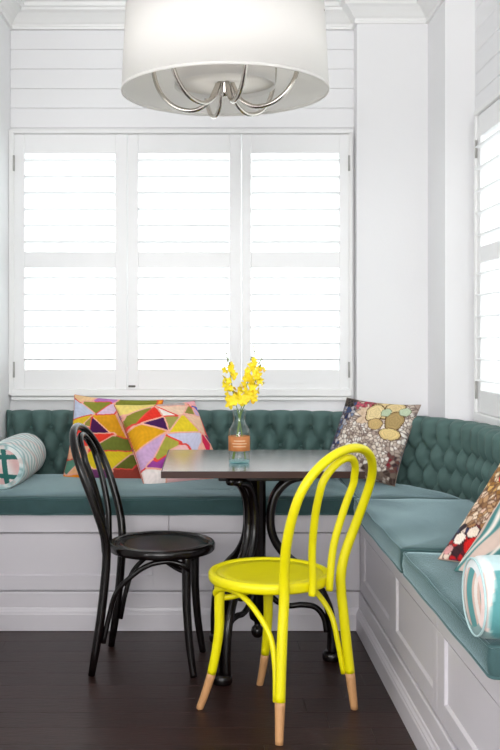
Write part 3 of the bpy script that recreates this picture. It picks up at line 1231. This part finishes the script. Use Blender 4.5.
# ------------------------------------------------------------------ bolsters
def bolster(label, near, direction, r, length, side_fn, end_fn, grp):
    """cylinder lying on the seat, its flat round end at near facing along -direction"""
    near = Vector(near)
    d = Vector(direction).normalized()
    sidev = d.cross(Vector((0, 0, 1))).normalized()
    upv = Vector((0, 0, 1))
    o = root('bolster', (near.x, near.y, near.z - r), label, 'bolster', grp, world=False)
    nt_, nl = 120, 60
    V, Cc, Fc = [], [], []
    rc = .026
    prof = []
    for i in range(7):
        a = PI / 2 * i / 6
        prof.append((rc * (1 - math.sin(a)), r - rc * (1 - math.cos(PI / 2 - a)) if False else r - rc + rc * math.sin(a)))
    ring = [(rc - rc * math.cos(PI / 2 * i / 6), r - rc + rc * math.sin(PI / 2 * i / 6)) for i in range(7)]
    body = [(rc + (length - 2 * rc) * i / nl, r * (1 + .03 * math.sin(PI * i / nl))) for i in range(1, nl)]
    last = [(length - (rc - rc * math.cos(PI / 2 * (6 - i) / 6)), r - rc + rc * math.sin(PI / 2 * (6 - i) / 6)) for i in range(7)]
    ring = [(a, b) for a, b in ring]
    allr = ring + body + last
    off = Vector((0, 0, r))
    for (l, rr) in allr:
        for j in range(nt_):
            t = 2 * PI * j / nt_
            V.append(off + d * l + (sidev * math.cos(t) + upv * math.sin(t)) * rr)
            Cc.append(side_fn(t, l / length))
    k = len(allr)
    for i in range(k - 1):
        for j in range(nt_):
            Fc.append((i * nt_ + j, i * nt_ + (j + 1) % nt_, (i + 1) * nt_ + (j + 1) % nt_, (i + 1) * nt_ + j))

    def build(nm, V, Fc, Cc):
        me = mesh(nm, V, Fc, True)
        ca = me.color_attributes.new('print', 'FLOAT_COLOR', 'POINT')
        ca.data.foreach_set('color', np.array([lin4(c) for c in Cc], np.float32).ravel())
        bm = bmesh.new()
        bm.from_mesh(me)
        bmesh.ops.recalc_face_normals(bm, faces=bm.faces)
        bm.to_mesh(me)
        bm.free()
        return link(nm, me, 'print', o)
    build('cover', V, Fc, Cc)
    for (l0, sg, nm) in ((0, -1, 'end_panel'), (length, 1, 'end_panel')):
        V, Cc, Fc = [], [], []
        nr = 36
        for i in range(nr + 1):
            rr = (r - rc) * i / nr
            for j in range(nt_):
                t = 2 * PI * j / nt_
                bulge = .010 * (1 - (i / nr) ** 2)
                V.append(off + d * (l0 + sg * bulge) + (sidev * math.cos(t) + upv * math.sin(t)) * rr)
                Cc.append(end_fn(math.cos(t) * rr / r, math.sin(t) * rr / r))
        for i in range(nr):
            for j in range(nt_):
                Fc.append((i * nt_ + j, i * nt_ + (j + 1) % nt_, (i + 1) * nt_ + (j + 1) % nt_, (i + 1) * nt_ + j))
        build(nm, V, Fc, Cc)
    for l0 in (.004, length - .004):
        tube('piping', [off + d * l0 + (sidev * math.cos(2 * PI * j / 60) + upv * math.sin(2 * PI * j / 60)) * (r - .006) for j in range(60)], .0028, 'seam_pale', o, 6, True)
    return o


def mix(a, b, t):
    t = min(1, max(0, t))
    return tuple(a[i] * (1 - t) + b[i] * t for i in range(3))


def side_left(t, l):
    s = math.sin(l * 62 + 2.0 * math.sin(t * 3) + 1.5 * math.sin(t * 7 + l * 9))
    c = mix((190, 212, 213), (230, 235, 232), (s + .6) * .8)
    p = math.sin(t * 5 + l * 17)
    if p > .75:
        c = mix(c, (222, 196, 190), .5)
    if s < -.72:
        c = mix(c, (120, 164, 162), .45)
    return c


def end_left(x, y):
    c = mix((222, 182, 180), (232, 224, 220), .5 + .5 * math.sin(x * 7 + 3 * y))
    if abs(x - .15 + .12 * y) < .11 or abs(y - .42) < .10 or abs(y + .38 + .1 * x) < .10:
        c = (52, 110, 104)
    if x * x + y * y > .60:
        c = mix((176, 206, 206), (120, 168, 166), .5 + .5 * math.sin(9 * math.atan2(y, x)))
    return c


def side_right(t, l):
    # big brushed crescents round the cylinder
    x, yv = l * 5.2, math.sin(t)
    a = math.hypot(x - 1.0, (yv - .05) * .62)
    s = math.sin(a * 8.2 + .6 * math.sin(3 * t) + 2.3)
    c = mix((228, 206, 200), (86, 146, 147), (s - .15) * 3)
    if .05 < s < .4:
        c = mix(c, (136, 192, 192), .6)
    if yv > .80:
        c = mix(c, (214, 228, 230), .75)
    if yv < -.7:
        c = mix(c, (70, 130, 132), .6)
    return c


def end_right(x, y):
    s = math.sin(x * 8 + .8 * math.sin(3 * y) + .6)
    c = mix((206, 178, 164), (84, 148, 148), (s + .1) * 3)
    if s < -.8:
        c = mix(c, (226, 228, 224), .7)
    return c


bolster('pale aqua streaked bolster against the left wall', (-.898, 4.33, SEAT1 + .110), (.03, 1, 0), .104, .50, side_left, end_left, 'printed bolsters on the bench')
bolster('teal and pink swirl bolster at the open end of the right bench', (.602, 2.208, SEAT1 + .096), (1, .03, 0), .091, .47, side_right, end_right, 'printed bolsters on the bench')


# ------------------------------------------------------------------ bentwood chairs
def bentwood_chair(name, label, loc, rz, wood, feet_b=(.200, -.205), feet_f=(.157, .176), sock=False):
    o = root(name, loc, label, 'chair', 'round-seated bentwood chairs at the table', rz, world=False)
    ZS, RS = .470, .205
    # seat: bent rim and dished panel
    link('seat_rim', lathe_mesh('seat_rim', [(RS - .028, ZS - .033), (RS - .004, ZS - .033), (RS, ZS - .027), (RS + .001, ZS - .010), (RS - .003, ZS - .003), (RS - .010, ZS),
                                             (RS - .020, ZS - .001), (RS - .024, ZS - .005), (RS - .028, ZS - .008)], 56, True), wood, o)
    link('seat_panel', lathe_mesh('seat_panel', [(0, ZS - .0125), (.08, ZS - .0115), (.14, ZS - .009), (RS - .026, ZS - .0065), (RS - .026, ZS - .016), (0, ZS - .02)], 56), wood, o)
    # outer bow runs from one rear foot over the top to the other
    yb, yt = -.184, -.335
    xs = .146

    def lean(z):       # y of the back frame at height z
        if z < ZS:
            t = z / ZS
            return feet_b[1] + (yb - feet_b[1]) * (1 - (1 - t) ** 1.6)
        t = (z - ZS) / (.905 - ZS)
        return yb + (yt - yb) * (t ** 1.35)

    half = []
    for z, x in ((.125, .5) if sock else (0, 0), (.16, 0), (.25, 0), (.34, 0), (.44, 0), (.52, 0), (.60, 0), (.68, 0), (.74, 0)):
        t = min(1, z / ZS)
        xx = feet_b[0] + (xs - feet_b[0]) * t if z < ZS else xs + .046 * math.sin(PI * min(1, (z - ZS) / .27) * .5)
        half.append(Vector((xx, lean(z), z)))
    rt, zt = xs + .046, .74
    top = []
    for i in range(1, 16):
        a = PI * i / 16
        z = zt + .165 * math.sin(a) ** .92
        top.append(Vector((rt * math.cos(a), lean(z), z)))
    ctrl = half + top + [Vector((-p.x, p.y, p.z)) for p in reversed(half)]
    bow = spline(ctrl, 90)
    rad = []
    for p in bow:
        rad.append(.0168 - .0022 * min(1, max(0, (p.z - ZS) / .3)) - .004 * max(0, (.125 - p.z) / .125))
    tube('back_bow', bow, rad, wood, o, 12)
    lower = lambda s: [Vector((s * (feet_b[0] + (xs - feet_b[0]) * z / ZS), lean(z), z)) for z in (.125, .06, 0.0)]
    for s in (1, -1):
        lw = lower(s)
        if sock:
            tube('dipped_leg_tip', spline(lw, 8), [.0168 - .004 * i / 8 for i in range(9)], 'beech', o, 12)
    # inner bow
    xi = .046
    ih = [Vector((xi, -.214, ZS - .040)), Vector((xi, -.2175, ZS + .005)), Vector((xi + .012, lean(.58) - .016, .58)), Vector((xi + .032, lean(.70) - .004, .70)), Vector((xi + .042, lean(.775), .775))]
    it = []
    for i in range(1, 10):
        a = PI * i / 10
        z = .775 + .098 * math.sin(a)
        it.append(Vector(((xi + .042) * math.cos(a), lean(z) + .004, z)))
    tube('inner_bow', spline(ih + it + [Vector((-p.x, p.y, p.z)) for p in reversed(ih)], 80), .0125, wood, o, 12)
    # front legs
    for s in (1, -1):
        top_ = Vector((s * .128, .128, ZS - .030))
        zz = [.44, .36, .26, .14, .06, 0]
        pts = []
        for z in zz:
            t = 1 - z / .44
            k = max(0, (t - .35) / .65) ** 1.7
            pts.append(Vector((s * (.126 + .006 * t + (feet_f[0] - .132) * k), .112 + .002 * t + (feet_f[1] - .114) * k, z)))
        sp = spline(pts, 30)
        if sock:
            cut = [p for p in sp if p.z >= .118]
            low = [p for p in sp if p.z <= .118]
            nlow = [cut[-1]] + low
            leg = tube('front_leg', cut, [.0185 - .0035 * i / len(cut) for i in range(len(cut))], wood, o, 12)
            tube('dipped_leg_tip', nlow, [.015 - .003 * i / len(nlow) for i in range(len(nlow))], 'beech', o, 12)
        else:
            tube('front_leg', sp, [.0185 - .006 * i / len(sp) for i in range(len(sp))], wood, o, 12)
    # arched side braces: from low on the rear leg up under the seat, curling at the front leg
    for s in (1, -1):
        lz_ = .135
        bx_ = lambda z: feet_b[0] + (xs - feet_b[0]) * z / ZS
        c = [Vector((s * (bx_(.12) - .006), lean(.12) + .022, .118)), Vector((s * (bx_(.22) - .008), lean(.22) + .030, .22)), Vector((s * .162, lean(.31) + .050, .31)), Vector((s * .160, -.080, .375)),
             Vector((s * .156, -.020, .412)), Vector((s * .150, .045, .424)), Vector((s * .150, .094, .416)), Vector((s * .140, .118, .396)), Vector((s * .118, .112, .380)), Vector((s * .096, .075, .386)), Vector((s * .072, .025, .408)), Vector((s * .05, -.02, .428))]
        tube('arched_brace', spline(c, 60), .0098, wood, o, 10)
    return o


bentwood_chair('bentwood_chair', 'bright yellow bentwood chair with bare wood dipped feet', (.217, 3.298, 0), math.radians(46.5), 'yellow', sock=True)
bentwood_chair('bentwood_chair', 'black bentwood chair drawn up beside the patchwork pillows', (-.166, 3.775, 0), math.radians(-96.5), 'black_wood',
               feet_b=(.176, -.236), feet_f=(.147, .142))

# ------------------------------------------------------------------ table
TZ = .760
TX0, TX1, TY0, TY1 = -.162, .588, 3.597, 4.305
TC = Vector((.203, 3.80, 0))
table = root('bistro_table', TC, 'square dark timber table on a black bentwood pedestal', 'table')
box('table_top', TX0 + .004, TX1 - .004, TY0 + .004, TY1 - .004, TZ - .022, TZ, 'lacquer', table, .0015)
for (a, b, c, d) in ((TX0, TX1, TY0, TY0 + .0038), (TX0, TX1, TY1 - .0038, TY1), (TX0, TX0 + .0038, TY0 + .0038, TY1 - .0038), (TX1 - .0038, TX1, TY0 + .0038, TY1 - .0038)):
    box('edge_band', a, b, c, d, TZ - .025, TZ - .0008, 'walnut', table, .0008)
box('top_batten', .05, .36, 3.66, 4.12, TZ - .045, TZ - .0255, 'black_wood', table, .003)
tl = lathe_mesh('post', [(0, .090), (.012, .091), (.021, .101), (.025, .115), (.021, .129), (.012, .138), (.012, .150), (.028, .162), (.033, .180), (.033, .70), (.040, .714), (.040, TZ - .046), (0, TZ - .046)], 28)
p = link('post', tl, 'black_wood', table)
p.matrix_parent_inverse = Matrix.Identity(4)
for k in range(3):
    a = math.radians(-119 + 120 * k)
    d = Vector((math.cos(a), math.sin(a), 0))
    t = Vector((-d.y, d.x, 0))

    def P_(r, z, sd=0):
        return d * (r * .91) + t * sd + Vector((0, 0, z))
    for sd in (-.017, .017):
        main = spline([P_(.318, .030, sd), P_(.318, .12, sd), P_(.298, .22, sd), P_(.235, .32, sd), P_(.130, .40, sd * .8), P_(.072, .47, sd * .8), P_(.055, .55, sd * .8), P_(.075, .64, sd * .8),
                       P_(.135, .70, sd), P_(.22, TZ - .0415, sd)], 60)
        o = tube('curved_leg', main, .0165, 'black_wood', table, 10)
        o.matrix_parent_inverse = Matrix.Identity(4)
    o = tube('scroll_brace', spline([P_(.296, .110), P_(.284, .165), P_(.248, .205), P_(.190, .215), P_(.130, .212), P_(.075, .235), P_(.036, .280)], 40), .0115, 'black_wood', table, 10)
    o.matrix_parent_inverse = Matrix.Identity(4)
    f = link('foot', lathe_mesh('foot', [(0, 0), (.034, .001), (.037, .008), (.036, .026), (.030, .036), (0, .038)], 20), 'black_wood', table)
    f.matrix_parent_inverse = Matrix.Identity(4)
    f.location = P_(.318, 0)

# ------------------------------------------------------------------ bottle vase with orchid stems
VX, VY = .134, 3.84
vase = root('bottle_vase', (VX, VY, TZ + .0005), 'clear glass bottle with copper paper label on the table', 'vase', world=False)
outer = [(.0405, .014), (.0415, .024), (.0415, .118), (.0395, .131), (.034, .142), (.0275, .152), (.0235, .162), (.0225, .178), (.0235, .190), (.0262, .196), (.0268, .206), (.0250, .212)]
inner = [(.0225, .210), (.0215, .192), (.0205, .178), (.0215, .162), (.0255, .151), (.032, .140), (.0372, .130), (.0392, .117), (.0392, .026), (.0385, .014)]
link('bottle', lathe_mesh('bottle', outer + inner, 48, True), 'glass', vase)
link('thick_base', lathe_mesh('thick_base', [(0, 0), (.036, 0), (.041, .004), (.0412, .0135), (.030, .0138), (0, .012)], 48), 'aqua', vase)
link('label', lathe_mesh('label', [(.0420, .050), (.0424, .0505), (.0424, .106), (.0420, .1065), (.0418, .106), (.0418, .0505)], 48, True), 'kraft', vase)
Mw = mat('label_pale_print', (232, 200, 164), .6)
for zc_, hw in ((.090, .55), (.079, .70), (.068, .62)):
    V, Fc = [], []
    for i in range(13):
        a = -PI / 2 + hw * (i / 12 * 2 - 1)
        for z in (zc_ - .0016, zc_ + .0016):
            V.append((.0428 * math.cos(a), .0428 * math.sin(a), z))
    for i in range(12):
        Fc.append((i * 2, i * 2 + 2, i * 2 + 3, i * 2 + 1))
    link('label_line', mesh('label_line', V, Fc), Mw, vase)


def petal_mesh(nm, L, W, curl):
    V, Fc = [], []
    nl_, nw = 4, 3
    for i in range(nl_):
        t = i / (nl_ - 1)
        wdt = W * (math.sin(PI * min(1, .12 + t * .80)) ** .8)
        for j in range(nw):
            s = j - 1
            V.append((L * t, wdt * s, curl * t * t - abs(s) * .25 * wdt + .0))
    for i in range(nl_ - 1):
        for j in range(nw - 1):
            a = i * nw + j
            Fc.append((a, a + nw, a + nw + 1, a + 1))
    return V, Fc


def blossom_meshes(k):
    out = []
    for q in range(k):
        r = random.Random(40 + q)
        V, Fc = [], []
        for i in range(5):
            a = 2 * PI * i / 5 + r.uniform(-.2, .2) + .3
            pv, pf = petal_mesh('p', .015 * r.uniform(.85, 1.2), .0062 * r.uniform(.85, 1.2), .005 * r.uniform(-.6, 1.2))
            n0 = len(V)
            R = Matrix.Rotation(a, 3, 'Z') @ Matrix.Rotation(r.uniform(-.5, .0), 3, 'Y')
            V += [R @ Vector(p) for p in pv]
            Fc += [tuple(n0 + i_ for i_ in f) for f in pf]
        me = mesh('blossom', V, Fc, True)
        me.materials.append(M['petal'])
        # broad lip
        V2, F2 = petal_mesh('lip', .017 * r.uniform(.9, 1.1), .0085, -.006)
        m2 = mesh('lip', V2, F2, True)
        m2.materials.append(M['petal'] if q % 3 else M['petal_lip'])
        out.append((me, m2))
    return out


BL = blossom_meshes(6)
budm = lathe_mesh('bud', [(0, -.004), (.0022, -.002), (.0028, .001), (.0015, .005), (0, .0065)], 8)
budm.materials.append(M['bud'])


def orchid(label, ctrl, nb, t0, t1, spread, seed, group='yellow orchid stems in the bottle'):
    r = random.Random(seed)
    o = root('orchid_stem', (VX, VY, TZ + .016), label, 'flower', group, world=False)
    sp = spline(ctrl, 48)
    tube('stem', sp, [.0024 - .0013 * i / len(sp) for i in range(len(sp))], 'stem', o, 6)
    for i in range(nb):
        t = t0 + (t1 - t0) * (i + r.uniform(-.3, .3)) / nb
        t = min(max(t, t0), t1)
        p = sp[int(t * (len(sp) - 1))]
        a = r.uniform(0, 2 * PI)
        k = (t - t0) / (t1 - t0)
        rr = spread * (1 - .62 * k) * r.uniform(.25, 1.0)
        q = p + Vector((math.cos(a) * rr, math.sin(a) * rr * .8, r.uniform(-.008, .012)))
        me, lip = BL[r.randrange(len(BL))]
        b = link('blossom', me, None, o)
        b.location = q
        dirv = (q - p + Vector((r.uniform(-.006, .006), -.014, r.uniform(-.004, .008)))).normalized()
        b.rotation_mode = 'QUATERNION'
        b.rotation_quaternion = dirv.to_track_quat('Z', 'Y')
        sc = (1.28 - .45 * k) * r.uniform(.8, 1.2)
        b.scale = (sc, sc, sc)
        l = link('lip', lip, None, b)
        l.rotation_euler = (0, r.uniform(-.2, .4), -PI / 2 + r.uniform(-.3, .3))
    for i in range(5):
        t = t1 + (1 - t1) * i / 4
        p = sp[int(t * (len(sp) - 1))]
        b = link('bud', budm, None, o)
        b.location = p + Vector((r.uniform(-.006, .006), r.uniform(-.004, .004), 0.001))
        b.rotation_euler = (r.uniform(-.5, .5), r.uniform(-.5, .5), 0)


orchid('yellow orchid stem leaning to the left in the bottle', [(.024, -.006, 0), (.010, .0, .10), (-.004, 0, .18), (-.022, 0, .25), (-.036, 0, .34), (-.044, .0, .412)], 26, .53, .90, .044, 3)
orchid('tall yellow orchid stem in the middle of the bottle, tallest of the three', [(-.026, .004, 0), (-.008, .006, .10), (.004, .008, .18), (.024, .012, .26), (.046, .012, .36), (.058, .012, .438)], 27, .52, .88, .042, 5)
orchid('yellow orchid stem leaning farthest right in the bottle', [(-.022, -.01, 0), (-.004, -.006, .10), (.008, -.004, .18), (.040, -.01, .25), (.072, -.012, .33), (.084, -.012, .392)], 25, .54, .90, .042, 9)

# ------------------------------------------------------------------ pendant lamp
LX, LY, LZ = .063, 3.10, 2.026
lamp = root('pendant_lamp', (LX, LY, LZ), 'white double drum pendant lamp with curved nickel arms above the table', 'lamp', world=False)


def drum(nm, r0, r1, z0, z1, th, par):
    return link(nm, lathe_mesh(nm, [(r0, z0), (r1, z1), (r1 - th, z1), (r0 - th, z0)], 96, True), 'shade', par)


drum('outer_shade', .327, .313, 0, .268, .0025, lamp)
drum('inner_shade', .160, .155, .018, .21, .0025, lamp)
link('rim_band', lathe_mesh('rim_band', [(.3278, -.001), (.3278, .008), (.3240, .008), (.3240, -.001)], 96, True), 'shade', lamp)
link('diffuser', lathe_mesh('diffuser', [(0, .030), (.156, .030), (.156, .033), (0, .033)], 64), 'shade', lamp)
link('hub', lathe_mesh('hub', [(0, -.012), (.010, -.010), (.014, .0), (.012, .05), (.022, .07), (.022, .11), (0, .112)], 24), 'chrome', lamp)
tube('rod', [(0, 0, .11), (0, 0, Z_CEIL - LZ - .03)], .006, 'chrome', lamp, 12)
link('ceiling_canopy', lathe_mesh('ceiling_canopy', [(0, Z_CEIL - LZ - .001), (.06, Z_CEIL - LZ - .001), (.06, Z_CEIL - LZ - .014), (.045, Z_CEIL - LZ - .03), (0, Z_CEIL - LZ - .034)], 40), 'chrome', lamp)
for k in range(6):
    a = math.radians(-75 + 60 * k)
    d = Vector((math.cos(a), math.sin(a), 0))

    def Q(r, z):
        return d * r + Vector((0, 0, z))
    tube('arm', spline([Q(.016, .055), Q(.030, .015), Q(.055, -.028), Q(.100, -.050), Q(.155, -.040), Q(.200, -.005), Q(.228, .045), Q(.240, .11), Q(.242, .20)], 54), .0072, 'chrome', lamp, 10)
    tube('arm_strut', [Q(.242, .20), Q(.316, .235)], .0035, 'chrome', lamp, 8)

bl_ = bpy.data.lights.new('pendant_bulb_light', 'POINT')
bl_.energy = 0.8
bl_.shadow_soft_size = .04
bl_.color = (1, .97, .93)
bo = bpy.data.objects.new('pendant_bulb_light', bl_)
COL.objects.link(bo)
bo.location = (LX, LY, LZ + .15)

for o in list(SC.objects):
    if '_w' in o.keys():
        del o['_w']
